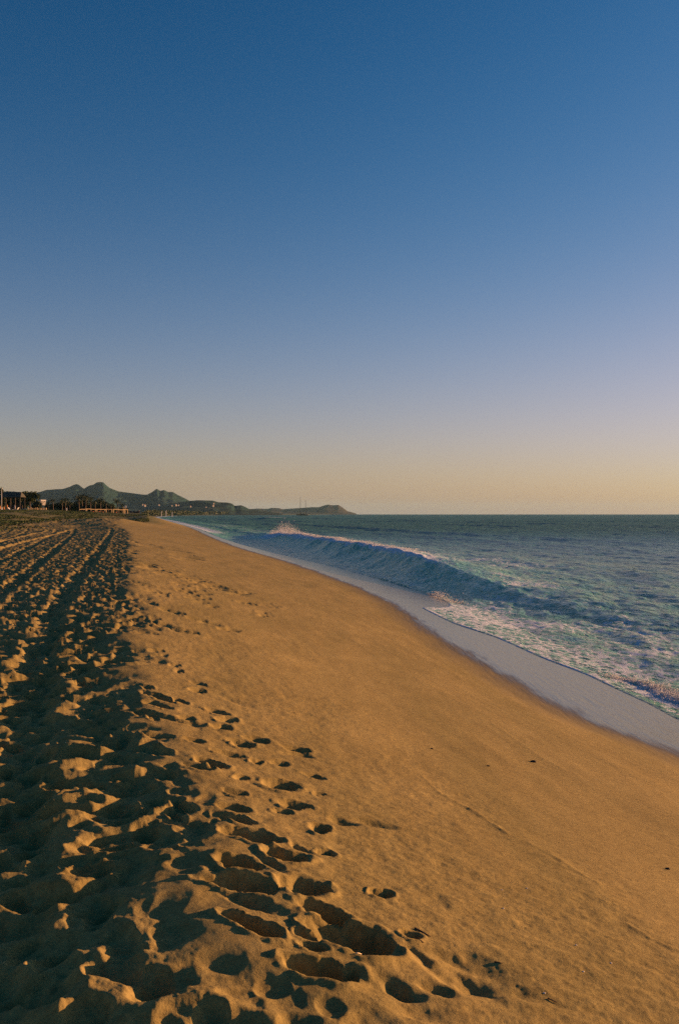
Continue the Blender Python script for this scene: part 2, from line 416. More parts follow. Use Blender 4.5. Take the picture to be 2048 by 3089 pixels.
wet_s = mth(t, 'ADD', wetA, mth(t, 'MULTIPLY', mth(t, 'SUBTRACT', n4.outputs[0], .5), .22), clamp=True)
wet_f = nd(t, 'ShaderNodeMapRange', interpolation_type='SMOOTHSTEP'); t.links.new(wet_s, wet_f.inputs[0])
wet_f.inputs[1].default_value = .30; wet_f.inputs[2].default_value = .80
c = mixc(t, vegA, dry, veg); c = mixc(t, wet_f.outputs[0], c, wetc)
t.links.new(c, b.inputs['Base Color'])
gl = nd(t, 'ShaderNodeMapRange', interpolation_type='SMOOTHSTEP'); t.links.new(wet_s, gl.inputs[0])
gl.inputs[1].default_value = .56; gl.inputs[2].default_value = .86; gl.inputs[3].default_value = .95; gl.inputs[4].default_value = .17
t.links.new(gl.outputs[0], b.inputs['Roughness'])
sp = nd(t, 'ShaderNodeMapRange'); t.links.new(wet_f.outputs[0], sp.inputs[0]); sp.inputs[3].default_value = .12; sp.inputs[4].default_value = .38
t.links.new(sp.outputs[0], b.inputs['Specular IOR Level'])
bh = mth(t, 'ADD', mth(t, 'MULTIPLY', n3.outputs[0], .55), mth(t, 'MULTIPLY', n2.outputs[0], .45))
b1 = nd(t, 'ShaderNodeBump'); b1.inputs['Distance'].default_value = .018
t.links.new(bh, b1.inputs['Height']); t.links.new(mth(t, 'MULTIPLY_ADD', wet_f.outputs[0], -.44, .46), b1.inputs['Strength'])
vw = objco(t, (9.0, .8, 1), (0, 0, math.radians(-13))); n6 = noise(t, vw, 1.0, 5, .6)
b2 = nd(t, 'ShaderNodeBump'); b2.inputs['Distance'].default_value = .03; b2.inputs['Strength'].default_value = .5
t.links.new(mth(t, 'MULTIPLY', n6.outputs[0], wet_f.outputs[0]), b2.inputs['Height']); t.links.new(b1.outputs[0], b2.inputs['Normal'])
t.links.new(b2.outputs[0], b.inputs['Normal'])

# sea water with foam
m_sea, t, b = mat('sea_water')
v = objco(t); foamA = nd(t, 'ShaderNodeAttribute', attribute_name='foam').outputs['Fac']
shA = nd(t, 'ShaderNodeAttribute', attribute_name='shallow_glow').outputs['Fac']
vr = objco(t, (1.0, .42, 1), (0, 0, math.radians(35)))
r1 = noise(t, vr, .55, 4, .6); r2 = noise(t, vr, 2.6, 4, .6, .3); r3 = noise(t, vr, 9.0, 3, .6)
hh = mth(t, 'ADD', mth(t, 'MULTIPLY', r1.outputs[0], 1.0), mth(t, 'ADD', mth(t, 'MULTIPLY', r2.outputs[0], .60), mth(t, 'MULTIPLY', r3.outputs[0], .20)))
bp = nd(t, 'ShaderNodeBump'); bp.inputs['Strength'].default_value = 1.0; bp.inputs['Distance'].default_value = .95
t.links.new(hh, bp.inputs['Height'])
vf = objco(t, (1.0, .5, 1), (0, 0, math.radians(50)))
f1 = noise(t, vf, 4.5, 7, .7, .8); f2 = noise(t, v, 16, 3, .6)
vd = nd(t, 'ShaderNodeVectorMath', operation='MULTIPLY_ADD'); t.links.new(f1.outputs['Color'], vd.inputs[0]); vd.inputs[1].default_value = (.5, .5, .5); t.links.new(vf, vd.inputs[2])
vo = nd(t, 'ShaderNodeTexVoronoi', feature='DISTANCE_TO_EDGE'); vo.inputs['Scale'].default_value = 3.0; t.links.new(vd.outputs[0], vo.inputs['Vector'])
web = mth(t, 'SUBTRACT', 1.0, mth(t, 'MULTIPLY', vo.outputs['Distance'], 5.0), clamp=True)
ff = mth(t, 'ADD', mth(t, 'ADD', mth(t, 'MULTIPLY', f1.outputs[0], .62), mth(t, 'MULTIPLY', f2.outputs[0], .20)), mth(t, 'MULTIPLY', web, .20))
thr = mth(t, 'SUBTRACT', 1.0, foamA)
ths = mth(t, 'MULTIPLY_ADD', thr, .55, .28)
fm = nd(t, 'ShaderNodeMapRange', interpolation_type='SMOOTHSTEP')
t.links.new(ff, fm.inputs[0]); t.links.new(mth(t, 'SUBTRACT', ths, .05), fm.inputs[1]); t.links.new(mth(t, 'ADD', ths, .07), fm.inputs[2])
fmask = mth(t, 'MULTIPLY', fm.outputs[0], mth(t, 'GREATER_THAN', foamA, .02))
farA = nd(t, 'ShaderNodeAttribute', attribute_name='unresolved').outputs['Fac']
t.links.new(mth(t, 'MULTIPLY_ADD', farA, .36, .14), b.inputs['Roughness'])
wc = mixc(t, shA, (.042, .165, .118), (.170, .530, .350))
t.links.new(wc, b.inputs['Base Color'])
b.inputs['IOR'].default_value = 1.33
t.links.new(bp.outputs[0], b.inputs['Normal'])
fo = nd(t, 'ShaderNodeBsdfPrincipled'); fo.inputs['Base Color'].default_value = (.62, .70, .76, 1); fo.inputs['Roughness'].default_value = .8
fb = nd(t, 'ShaderNodeBump'); fb.inputs['Strength'].default_value = .8; fb.inputs['Distance'].default_value = .06
t.links.new(ff, fb.inputs['Height']); t.links.new(fb.outputs[0], fo.inputs['Normal'])
mx = nd(t, 'ShaderNodeMixShader'); t.links.new(fmask, mx.inputs[0]); t.links.new(b.outputs[0], mx.inputs[1]); t.links.new(fo.outputs[0], mx.inputs[2])
t.links.new(mx.outputs[0], t.nodes['Material Output'].inputs[0])

m_foam = simple('sea_foam', (.78, .78, .77), .8, .06, 20)
t = m_foam.node_tree; bs = t.nodes['Principled BSDF']; tl = nd(t, 'ShaderNodeBsdfTranslucent'); tl.inputs[0].default_value = (.85, .86, .88, 1)
ms = nd(t, 'ShaderNodeMixShader'); ms.inputs[0].default_value = .5; t.links.new(bs.outputs[0], ms.inputs[1]); t.links.new(tl.outputs[0], ms.inputs[2]); t.links.new(ms.outputs[0], t.nodes['Material Output'].inputs[0])
m_hill = simple('scrub_hill', (.012, .042, .036), .95, .45, .012, 0, .1)
m_head = simple('bare_headland', (.05, .045, .035), .95, .35, .01, 0, .1)
m_leaf = simple('leaf', (.045, .065, .022), .6, .4, 2.0)
m_scrub = simple('dune_grass', (.070, .100, .032), .9, .4, .8)
m_palm = simple('palm_frond', (.050, .070, .025), .5, .35, 2.0)
m_bark = simple('bark', (.10, .075, .05), .9, .3, 5.0)
m_thatch = simple('thatch', (.06, .06, .045), .95, .3, 4.0)
m_wood = simple('bleached_timber', (.46, .34, .18), .8, .2, 6.0)
m_dwood = simple('dark_timber', (.07, .05, .035), .8, .3, 6.0)
m_white = simple('white_paint', (.75, .72, .66), .6, .08, 1.0)
m_wall = simple('pale_render', (.34, .31, .27), .9, .1, .5)
m_roof = simple('clay_roof', (.25, .12, .07), .9, .2, 1.0)
m_orange = simple('orange_canvas', (.60, .24, .06), .9, .15, 2.0)
m_red = simple('faded_red_canvas', (.45, .12, .07), .9, .2, 2.0)
m_teal = simple('blue_green_tarpaulin', (.05, .14, .16), .6, .2, 3.0)
m_dark = simple('dark_hull', (.03, .03, .035), .5, .2, 3.0)
m_metal = simple('pale_metal', (.6, .58, .52), .45, .1, 3.0)
m_glass = simple('window_glass', (.03, .04, .05), .1, .1, 1.0, 0, .5)
m_pebble = simple('dark_pebble', (.035, .03, .025), .8, .3, 30)
m_twig = simple('driftwood_twig', (.09, .06, .035), .9, .3, 40)
m_straw = simple('pale_straw', (.72, .58, .36), .8, .15, 40)
m_shell = simple('white_shell', (.8, .76, .68), .5, .1, 40)

# ------------------------------------------------------------------ polar grids
def angles(lo, hi, step):
    """azimuths in degrees: dense in the view, coarse around the rest"""
    a = list(np.arange(lo, hi+1e-6, step)); d = step; x = hi
    while x < 180 and x < 170: d = min(d*1.12, 6); x += d; a.append(x)
    x = lo; d = step
    while x > -170: d = min(d*1.12, 6); x -= d; a.insert(0, x)
    return np.radians(np.array(a))

def radii(r0, r1, rule):
    r = [r0]
    while r[-1] < r1: r.append(r[-1]+rule(r[-1]))
    return np.array(r)

def polar(A, R):
    X = np.outer(R, np.sin(A)); Y = np.outer(R, np.cos(A)); return X.ravel(), Y.ravel()

def grid_faces(nr, na, keep=None):
    i, j = np.meshgrid(np.arange(nr-1), np.arange(na-1), indexing='ij')
    a = (i*na+j).ravel(); f = np.stack([a, a+1, a+na+1, a+na], 1)
    if keep is not None:
        f = f[keep[f].any(axis=1)]
    return f

def compact(V, f, *attrs):
    used = np.unique(f); idx = np.full(len(V), -1); idx[used] = np.arange(len(used))
    return V[used], idx[f], [a[used] for a in attrs]

# sand ---------------------------------------------------------------
A = angles(-21.5, 21.5, .060)
def rr(r):
    if r < 2.4: return .08
    p = max(.013, r*r/1600)
    if r < 60: return min(p, .26)
    if r < 160: return .55
    if r < 700: return r*.008
    return r*.02
R = radii(.4, 14000, rr)
X, Y = polar(A, R)
u, n, w = uw(X, Y)
Z = base_z(X, Y)
live = (Z > -1.6)
near = live & (np.hypot(X, Y) < 600)
Zr = np.zeros_like(Z); Zr[near] = relief(X[near], Y[near])
Z = Z+Zr
V = np.stack([X, Y, Z], 1)
wet = sm(-2.2, 1.2, n + .25*fbm(X*1.5, Y*.5, 610, 3))
scrub = sm(7, 22, -u)*sm(45, 130, Y)*.8 + sm(20, 60, -u)*sm(400, 700, Y)*.5
scrub = np.maximum(scrub, sm(172, 225, Y)*(1-sm(-9, -3, n))*.9)
scrub = scrub*(1-.95*np.exp(-(((X+37)/9)**2+((Y-160)/16.0)**2)))
scrub = np.clip(scrub + .5*fbm(X*.06, Y*.03, 55, 3)*(scrub > .02), 0, 1)
f = grid_faces(len(R), len(A), Z > -1.6)
V2, f2, (wet, scrub) = compact(V, f, wet, scrub)
me = np_mesh('sand_beach', V2, f2[:, ::-1]); attr(me, 'wet', wet); attr(me, 'scrub', scrub)
me.materials.append(m_sand)
sand = tag(link('sand_beach', me), 'golden sand beach with trampled crest and footprints', None, None, 'structure')
print('sand tris', len(f2)*2)

# sea ----------------------------------------------------------------
def wave_params(y):
    nc = pchip([(-100, 9.5), (10, 9.2), (20, 8.6), (30, 8.0), (34, 7.7), (44, 6.8), (50, 6.6), (60, 7.2), (71, 8.0), (87, 8.6), (100, 9.3), (130, 9.3), (160, 9.5), (300, 9), (30000, 12)])(y)
    A_ = pchip([(-100, .3), (10, .05), (20, .04), (30, .10), (40, .30), (50, .72), (60, 1.12), (75, 1.30), (95, 1.22), (120, 1.12), (138, 1.0), (150, .6), (170, .2), (300, .15), (30000, .1)])(y)
    return nc, A_

def sea_height(x, y):
    u, n, w = uw(x, y)
    r = np.hypot(x, y)
    n = n + .25*vn(y*.12, y*0, 300)
    nc, Aw = wave_params(y)
    nc = nc + .35*vn(y*.25, n*0, 301) + .15*vn(y*.9, n*.3, 302)
    brk = sm(46, 60, y)*(1-sm(140, 152, y))
    Aw = .9*Aw*(1+.10*vn(y*.5, y*0, 303)+.10*brk*vn(y*2.2, n*.6, 304))
    d = n-nc
    front = .72*np.exp(np.minimum(d, 0)/1.15)+.28*np.exp(-(np.minimum(d, 0)/1.3)**2)
    back = .55*np.exp(-(np.maximum(d, 0)/3.0)**2)+.45*np.exp(-(np.maximum(d, 0)/9.0)**2)
    h = Aw*np.where(d < 0, front, back)
    h = h - .16*Aw*np.exp(-((d+3.4)/1.8)**2)
    # outer swells, roughly parallel to the shore
    for k, (off, amp, wd) in enumerate(((19, .28, 2.6), (31, .34, 3.2), (46, .42, 4.0), (66, .40, 4.5), (92, .45, 5.0), (130, .45, 6), (180, .5, 7), (250, .5, 9), (340, .5, 12))):
        m = .5+1.1*vn(y*.012+k*5.1, y*0, 310+k)
        dd = n-off-off*.20*vn(y*.010, y*0+k, 330+k)*2 + y*.10*sm(20, 200, n)
        h = h + amp*np.clip(m, 0, 1.2)*np.exp(-(dd/wd)**2)
    s = sm(1.5, 6, n)
    lf = 1-sm(300, 1500, r)
    h = h + s*lf*(.16*fbm(x*.11+y*.02, y*.07, 350, 3) + .14*fbm(x*.5, y*.22, 360, 3)) + s*(1-sm(60, 200, r))*(.07*fbm(x*1.5, y*.8, 370, 3) + (1-sm(45, 75, r))*(.018*fbm(x*3.4, y*2.2, 372, 2) + .05*(.25-np.abs(fbm(x*1.1+y*.5, y*.7, 374, 2)))))
    # breaker far along the beach and the dark hollow swell before it
    h = h + 1.5*np.exp(-(((x+42+(y-640)*.08)/15)**2+((y-640)/7.0)**2)) + .55*np.exp(-(((x+9)/6)**2+((y-205)/5.0)**2))
    # small bore that breaks at the swash edge near the camera
    e = edge_n(y); de = n-e
    bo = sm(15.2, 17.2, y)*(1-sm(20.0, 22.0, y)); crest = .72+.25*vn(y*1.1, y*0, 380)
    bh = np.where(de < crest, np.exp((de-crest)/.22), np.exp(-((de-crest)/.85)**2))
    h = h + (.05*bo+.02)*bh*sm(0, .1, de)*(1+.5*vn(x*5, y*5, 382)*bo)*(1-sm(45, 60, y))
    foam_bo = .8*bo*np.exp(-((de-crest+.12)/.50)**2)
    # thin sheet near the edge lies on the sand
    bz = base_z(x, y)
    sheet = bz + .020*sm(0, .12, de) + .03*sm(.1, 1.5, de) + .018*vn(x*2.3, y*1.5, 385)*sm(.05, .5, de)
    h = np.maximum(h, sheet) + .0
    kk = sm(-.05, .03, de)
    h = np.where(de < .03, (bz-.12)*(1-kk)+h*kk, h)
    # ---- foam cover
    st = vn(x*.8, y*.35, 390); st2 = fbm(x*.35, y*.22, 391, 3)
    f = np.zeros_like(x)
    lip = np.exp(-(np.clip(d, -9, 0)/(.30+.45*sm(70, 130, y)+.5*vn(y*.7, y*0, 397)*brk).clip(.15))**2)*np.exp(-(np.clip(d, 0, 99)/1.5)**2)*brk
    f = np.maximum(f, lip*(.95+.2*st))
    f = np.maximum(f, brk*sm(-.2, .2, d)*(1-sm(2, 17, d))*(.56+.4*st2))
    tail = sm(30, 50, y)*(1-sm(60, 80, y))*np.exp(-(d-.3)**2/1.6)*.38
    f = np.maximum(f, sm(24, 40, y)*(1-sm(120, 145, y))*np.exp(-(d+1.4)**2/3.0)*np.clip(.22+.9*vn(y*2.2, d*.45, 395), 0, .42))
    f = np.maximum(f, tail)
    white = sm(128, 136, y)*(1-sm(146, 152, y))*np.exp(-(d/2.2)**2); f = np.maximum(f, white)
    swz = sm(14, 22, y)*(1-sm(36, 46, y))
    f = np.maximum(f, swz*sm(0, .05, de)*(1-sm(1.6, 4.6+1.5*st, de))*(.58+.40*st2))
    f = np.maximum(f, swz*sm(0, .03, de)*(1-sm(.15, .5, de))*.68)
    f = np.maximum(f, sm(36, 50, y)*(1-sm(110, 140, y))*sm(0, .2, de)*(1-sm(.4, 2.5, de))*(.36+.3*st2))
    f = np.maximum(f, sm(8, 14, y)*(1-sm(44, 62, y))*sm(.6, 2, de)*(1-sm(5, 15, de))*(.40+.55*st2))
    f = np.maximum(f, foam_bo*1.05)
    f = np.maximum(f, np.exp(-(((x+42+(y-640)*.08)/13)**2+((y-644)/7.0)**2))*1.1)
    f = np.maximum(f, np.clip(.30+.7*st2, 0, .5)*sm(110, 150, y)*(1-sm(300, 500, y))*sm(0, 2, de)*(1-sm(10, 26, de)))
    f = np.maximum(f, .8*sm(150, 200, y)*sm(0, .5, de)*(1-sm(2, 6, de)))
    shallow_glow = (1-sm(4, 24, n))*.55 + .75*np.exp(-(d+1.0)**2/3.0)*sm(.1, .7, Aw)  # paler inshore water, plus backlit glow of the wave face painted into the colour
    return h, np.clip(f, 0, 1), np.clip(shallow_glow, 0, 1), de

A = angles(-19.0, 21.5, .060)
A = A[(A > math.radians(-60)) & (A < math.radians(100))]
def rs(r):
    p = max(.05, r*r/3000)
    if r < 45: return min(p, .22)
    if r < 160: return .42
    if r < 300: return 1.2
    if r < 900: return r*.007
    return r*.02
R = radii(7, 15500, rs)
X, Y = polar(A, R)
_, n, _ = uw(X, Y)
live = n > -1.5
Z = np.full(X.shape, -3.0); fo_ = np.zeros_like(X); sh_ = np.zeros_like(X); de_ = np.full(X.shape, -9.0)
Z[live], fo_[live], sh_[live], de_[live] = sea_height(X[live], Y[live])
keep = de_ > -.15
f = grid_faces(len(R), len(A), keep & (Z > -2))
f = f[(de_[f] > -1.2).all(axis=1)]
V2, f2, (fo_, sh_) = compact(np.stack([X, Y, Z], 1), f, fo_, sh_)
me = np_mesh('sea_water', V2, f2[:, ::-1]); attr(me, 'foam', fo_); attr(me, 'shallow_glow', sh_); attr(me, 'unresolved', sm(25, 260, np.hypot(V2[:, 0], V2[:, 1]))); me.materials.append(m_sea)
sea = tag(link('sea_water', me), 'blue green sea with a breaking shore wave', None, None, 'structure')
print('sea tris', len(f2)*2)

# spray: little lumps of flying foam, too many to count
def spray(name, pts, size, label):
    pts = np.array(pts); k = len(pts)
    o6 = np.array([(1, 0, 0), (-1, 0, 0), (0, 1, 0), (0, -1, 0), (0, 0, 1), (0, 0, -1)], float)
    fc = np.array([(0, 2, 4), (2, 1, 4), (1, 3, 4), (3, 0, 4), (2, 0, 5), (1, 2, 5), (3, 1, 5), (0, 3, 5)])
    s = size*rng.lognormal(0, .45, (k, 1, 1))
    vv = (pts[:, None, :] + o6[None]*s*rng.uniform(.5, 1.3, (k, 6, 1))).reshape(-1, 3)
    ff_ = (np.arange(k)[:, None, None]*6+fc[None]).reshape(-1, 3)
    me = np_mesh(name, vv, ff_, True); me.materials.append(m_foam)
    return tag(link(name, me), label, None, None, 'stuff')

k = 7000                      # the near bore
y = rng.uniform(16.6, 21.2, k); c_ = edge_n(y)+.72+.25*vn(y*1.1, y*0, 380)
x = wet_x(y)+(c_+.10+rng.normal(0, .16, k))/.977; z = sea_height(x, y)[0]
cl = np.clip(.4+1.8*vn(x*3, y*3, 12), 0, None)*(.3+.7*sm(16.5, 19, y))
spray('foam_splash', np.stack([x, y, z+np.abs(rng.normal(0, .055, k))*cl], 1), .0075, 'pale foam tumbling at the swash edge near the camera')
k = 1600
y = rng.uniform(39.5, 45, k); x = 3.95+(44-y)*.16+rng.normal(0, .22, k); z = sea_height(x, y)[0]
spray('foam_splash', np.stack([x, y, z+np.abs(rng.normal(0, .13, k))*np.exp(-((y-42.6)/1.8)**2)], 1), .011, 'small white splash at the foot of the green wave face')
k = 30000
y = 62+88*rng.beta(1.6, 1.0, k); nc_, A_ = wave_params(y); x = wet_x(y)+(nc_+rng.normal(.25, .35, k))/.977; z = sea_height(x, y)[0]
kk = (.06+.70*np.exp(-((y-136)/11)**2))*np.clip(.5+1.6*vn(y*.8, x*0, 14), .1, None)
spray('wave_spray', np.stack([x+np.abs(rng.normal(0, .4, k)), y, z+np.abs(rng.normal(0, 1, k))*kk], 1), .017, 'white spray thrown up along the lip of the breaking wave')

# ------------------------------------------------------------------ hills
def hill(name, sky_px, dist, depth, material, label, seed, foot=0.0):
    px = np.array([p[0] for p in sky_px], float); py = np.array([p[1] for p in sky_px], float)
    xs = np.arange(px[0], px[-1]+.1, 2.5); hy = np.interp(xs, px, py)
    T_ = np.linspace(-1, 1, 61)
    ang = (xs-HX)/F
    Vs = []
    for tt in T_:
        d = dist + tt*depth
        x = ang*dist + (d-dist)*ang + 0*ang
        ridge = (CAMZ+(HY-hy)/F*dist)
        rid = np.abs(fbm(x/(dist*.030), np.full_like(x, d)/(dist*.05), seed, 5))
        prof = (1-abs(tt))**1.15
        z = ridge*prof*(1-.75*rid*np.minimum(1, 4*abs(tt))*(1 if tt < 0 else .5)) + foot*(1-abs(tt))
        if tt == -1 or tt == 1: z = np.full_like(x, -3.0)
        Vs.append(np.stack([x, np.full_like(x, d), z], 1))
    V_ = np.concatenate(Vs); f_ = grid_faces(len(T_), len(xs))
    me = np_mesh(name, V_, f_, True); me.materials.append(material)
    return tag(link(name, me), label, None, None, 'structure')

MAIN = [(-220, 1505), (-120, 1492), (-40, 1486), (30, 1482), (60, 1484), (110, 1486), (125, 1483), (140, 1478), (165, 1476), (190, 1475), (210, 1469), (222, 1463), (232, 1460),
        (240, 1463), (248, 1470), (255, 1474), (262, 1469), (272, 1464), (283, 1462), (292, 1455.5), (302, 1454), (312, 1454.5), (320, 1462), (332, 1472), (345, 1477), (357, 1482),
        (380, 1485), (410, 1489), (432, 1492), (445, 1492), (458, 1485), (468, 1478), (474, 1474), (484, 1481), (495, 1478), (508, 1484), (522, 1484), (535, 1492),
        (556, 1502), (573, 1511), (600, 1518), (640, 1526), (700, 1538), (760, 1549)]
FOOT = [(380, 1546), (420, 1538), (470, 1528), (530, 1517), (573, 1511), (597, 1509), (642, 1510), (660, 1515), (687, 1516), (700, 1519), (709, 1526), (727, 1524), (740, 1529), (751, 1535), (776, 1538), (820, 1545), (850, 1549)]
HEAD = [(690, 1548), (720, 1540), (751, 1536), (776, 1534), (807, 1535), (820, 1532), (843, 1533), (852, 1536), (896, 1533), (941, 1530), (963, 1530), (979, 1524), (990, 1522), (1003, 1524),
        (1021, 1523), (1035, 1532), (1048, 1542), (1064, 1546), (1076, 1550)]
hill('hills', MAIN, 5200, 1500, m_hill, 'dark jagged mountain ridge far behind the beach', 400)
hill('foothills', FOOT, 4000, 700, m_hill, 'rounded scrubby foothill right of the mountain ridge', 420)
hill('headland', HEAD, 8200, 900, m_head, 'low headland ending in a blunt cape on the horizon', 440)

# ------------------------------------------------------------------ ground level helper for far things
def gz(x, y): return float(base_z(np.array([x]), np.array([y]))[0])
def spot(px, d): x = (px-HX)/F*d; return x, d, gz(x, d)

# palms and trees
def frond(mb, rnd, base, az, L, lift, droop):
    pts = []
    for i in range(7):
        s = i/6; pts.append(np.array(base)+np.array((math.cos(az)*L*s*math.cos(lift*.5), math.sin(az)*L*s*math.cos(lift*.5), L*(math.sin(lift)*s-droop*s*s))))
    side = np.array((-math.sin(az), math.cos(az), 0))
    for i in range(6):
        a, b2 = pts[i], pts[i+1]
        for k in range(2):
            p = a+(b2-a)*(k/2); q = a+(b2-a)*(k/2+.28)
            wd = L*.21*math.sin(math.pi*min(.98, (i+k/2+.8)/6.6))
            for sg in (-1, 1):
                tip = (p+q)/2+side*sg*wd+(b2-a)*.55+np.array((0, 0, -wd*rnd.uniform(.35, .75)))
                mb.face([p, q, tip])
    mb.tube([pts[0], pts[2], pts[4], pts[6]], [.05, .035, .02, .008], 3)

def palm_meshes(seed, H, Lf, nf):
    rnd = random.Random(seed); tr = MB(); lean = rnd.uniform(-.07, .07)*H; pts = []; rad = []
    for i in range(8):
        s = i/7; pts.append((lean*s*s, lean*.4*s*s, H*s)); rad.append(.24*(1-.42*s)+(.10 if i == 0 else 0)+(.04 if i == 7 else 0))
    tr.tube(pts, rad, 7); cr = MB(); top = pts[-1]
    for i in range(nf):
        el = rnd.uniform(-.6, 1.15); frond(cr, rnd, top, i*2.399+rnd.uniform(-.2, .2), Lf*rnd.uniform(.8, 1.1), el, rnd.uniform(.35, .7)+max(0, -el)*.3)
    for i in range(8):                                     # dead skirt under the crown
        az = i*.8; cr.face([(top[0]+.12*math.cos(az), top[1]+.12*math.sin(az), top[2]-.05), (top[0]+.55*math.cos(az+.3), top[1]+.55*math.sin(az+.3), top[2]-1.1), (top[0]+.5*math.cos(az-.3), top[1]+.5*math.sin(az-.3), top[2]-1.3)])
    return tr.mesh('trunk', m_bark, True), cr.mesh('crown', m_palm)

def tree_meshes(seed, H, Rx, Rz, nclump, flat=False):
    rnd = random.Random(seed); tr = MB(); hz = H-Rz*1.1
    tr.tube([(0, 0, 0), (.1, 0, hz*.5), (0, .1, hz), (.1, .05, H-Rz*.5)], [.28, .2, .16, .06], 6)
    cl = []
    for i in range(nclump):
        a = rnd.uniform(0, 2*math.pi); q = rnd.uniform(.15, 1)**.5; zz = rnd.uniform(-1, 1)
        rr_ = math.sqrt(max(0, 1-zz*zz))*q*rnd.uniform(.75, 1.15)
        cl.append((Rx*rr_*math.cos(a), Rx*rr_*math.sin(a), H-Rz+Rz*zz*(.85+.3*rnd.random())))
    for c_ in cl[:7]: tr.tube([(0, .05, hz*.75), (c_[0]*.5, c_[1]*.5, hz+(c_[2]-hz)*.45), c_], [.12, .07, .02], 4)
    cr = MB()
    for c_ in cl:
        for k in range(26):
            p = np.array(c_)+np.array([rnd.gauss(0, Rx*.13), rnd.gauss(0, Rx*.13), rnd.gauss(0, Rz*.13)])
            d1 = np.array([rnd.gauss(0, 1) for _ in range(3)]); d1 /= np.linalg.norm(d1); d2 = np.cross(d1, [rnd.gauss(0, 1) for _ in range(3)]); d2 /= np.linalg.norm(d2)
            s = rnd.uniform(.24, .5); cr.face([p-d1*s*1.6, p+d2*s*.7, p+d1*s*1.6, p-d2*s*.7])
    return tr.mesh('trunk', m_bark, True), cr.mesh('crown', m_leaf)

def plant(name, meshes, loc, label, cat, group, rz=0.0, sc=1.0):
    e = empty(name, loc, label, cat, group, rz); e.scale = (sc, sc, sc)
    link('trunk', meshes[0], e); link('crown', meshes[1], e); return e

D = 420.0
palms = [palm_meshes(1, 5.6, 2.3, 26), palm_meshes(2, 5.4, 2.1, 24), palm_meshes(3, 5.8, 2.5, 30)]
def put_palm(px, top, d, var, label):
    x, y, z = spot(px, d); H = CAMZ+(HY-top)/F*d-z; base = (5.6, 5.4, 5.8)[var]+.7
    plant('palm_tree', palms[var], (x, y, z-.1), label, 'palm tree', 'palms at the back of the beach', rnd_.uniform(0, 6.2), max(.3, H/base))
rnd_ = random.Random(3)
put_palm(148, 1511, D, 0, 'short dark palm nearest the white villa')
put_palm(162, 1502, D+10, 1, 'slender palm standing between the villa and the bushy palm group')
put_palm(189, 1503, D, 2, 'left palm of the close pair behind the lone white post')
put_palm(198, 1501, D+15, 0, 'right palm of the close pair behind the lone white post')
put_palm(212, 1512, D, 1, 'low palm just right of the lone white post')
put_palm(240, 1492, D+5, 0, 'left of the three tallest palms above the timber rail')
put_palm(250, 1490, D+20, 2, 'middle of the three tallest palms above the timber rail')
put_palm(259, 1491, D, 1, 'right of the three tallest palms above the timber rail')
put_palm(274, 1497, D+8, 0, 'narrow palm directly right of the three tallest palms')
put_palm(288, 1506, D, 2, 'shorter palm left of the round-headed palm over the rail')
put_palm(305, 1502, D+12, 2, 'full round-headed palm over the middle of the timber rail')
put_palm(322, 1509, D, 1, 'palm just right of the round-headed palm')
put_palm(336, 1517, D+6, 0, 'low palm at the right end of the dark palm row')
put_palm(356, 1503, D, 1, 'lone slim palm standing apart right of the palm row')
put_palm(369, 1518, D, 0, 'small palm between the lone palm and the ring sign')

bush = [tree_meshes(20+i, 3.0, 2.4, 1.35, 26) for i in range(3)]
bl = ['dark shrub left of the slender palm', 'dark shrub under the slender palm', 'dark shrub left of the close palm pair', 'dark shrub under the close palm pair', 'dark shrub behind the lone white post', 'dark shrub right of the lone white post',
      'dark shrub at the left end of the timber rail', 'dark shrub under the three tallest palms', 'dark shrub right of the three tallest palms', 'dark shrub below the shorter palm by the rail',
      'dark shrub below the round-headed palm', 'dark shrub right of the round-headed palm', 'dark shrub at the right end of the palm row', 'dark shrub left of the lone slim palm', 'dark shrub between the lone palm and the ring sign']
for i, (px, top) in enumerate([(152, 1521), (168, 1524), (180, 1519), (193, 1515), (206, 1520), (219, 1518), (234, 1519), (249, 1513), (268, 1516), (283, 1519), (298, 1514), (313, 1517), (330, 1522), (345, 1530), (371, 1530)]):
    d = D+25+7*(i % 3); x, y, z = spot(px, d); H = CAMZ+(HY-top)/F*d-z
    plant('shrub', bush[i % 3], (x, y, z-.2), bl[i], 'shrub', 'dark shrubs among the palms', i*1.3, max(.35, H/3.0))
# broad trees round the thatched shelter
tA = tree_meshes(40, 7.4, 3.6, 1.5, 60); tB = tree_meshes(41, 6.2, 3.2, 2.4, 60); tC = tree_meshes(42, 7.8, 2.6, 3.2, 50)
for px, d, ms, H0, top, lab in ((92, 400, tA, 7.4, 1483, 'flat-crowned dark tree right of the thatched shelter'), (70, 420, tB, 6.2, 1489, 'dense dark tree behind the right end of the thatched shelter'),
                            (28, 425, tB, 6.2, 1487, 'dense dark tree behind the left end of the thatched shelter'), (-6, 400, tC, 7.8, 1474, 'tall dark tree cut by the left picture edge'),
                            (112, 430, tB, 6.2, 1512, 'low dark tree in front of the white villa')):
    x, y, z = spot(px, d); H = CAMZ+(HY-top)/F*d-z
    plant('broad_tree', ms, (x, y, z-.1), lab, 'tree', 'dark trees round the thatched shelter', px*.1, H/H0)

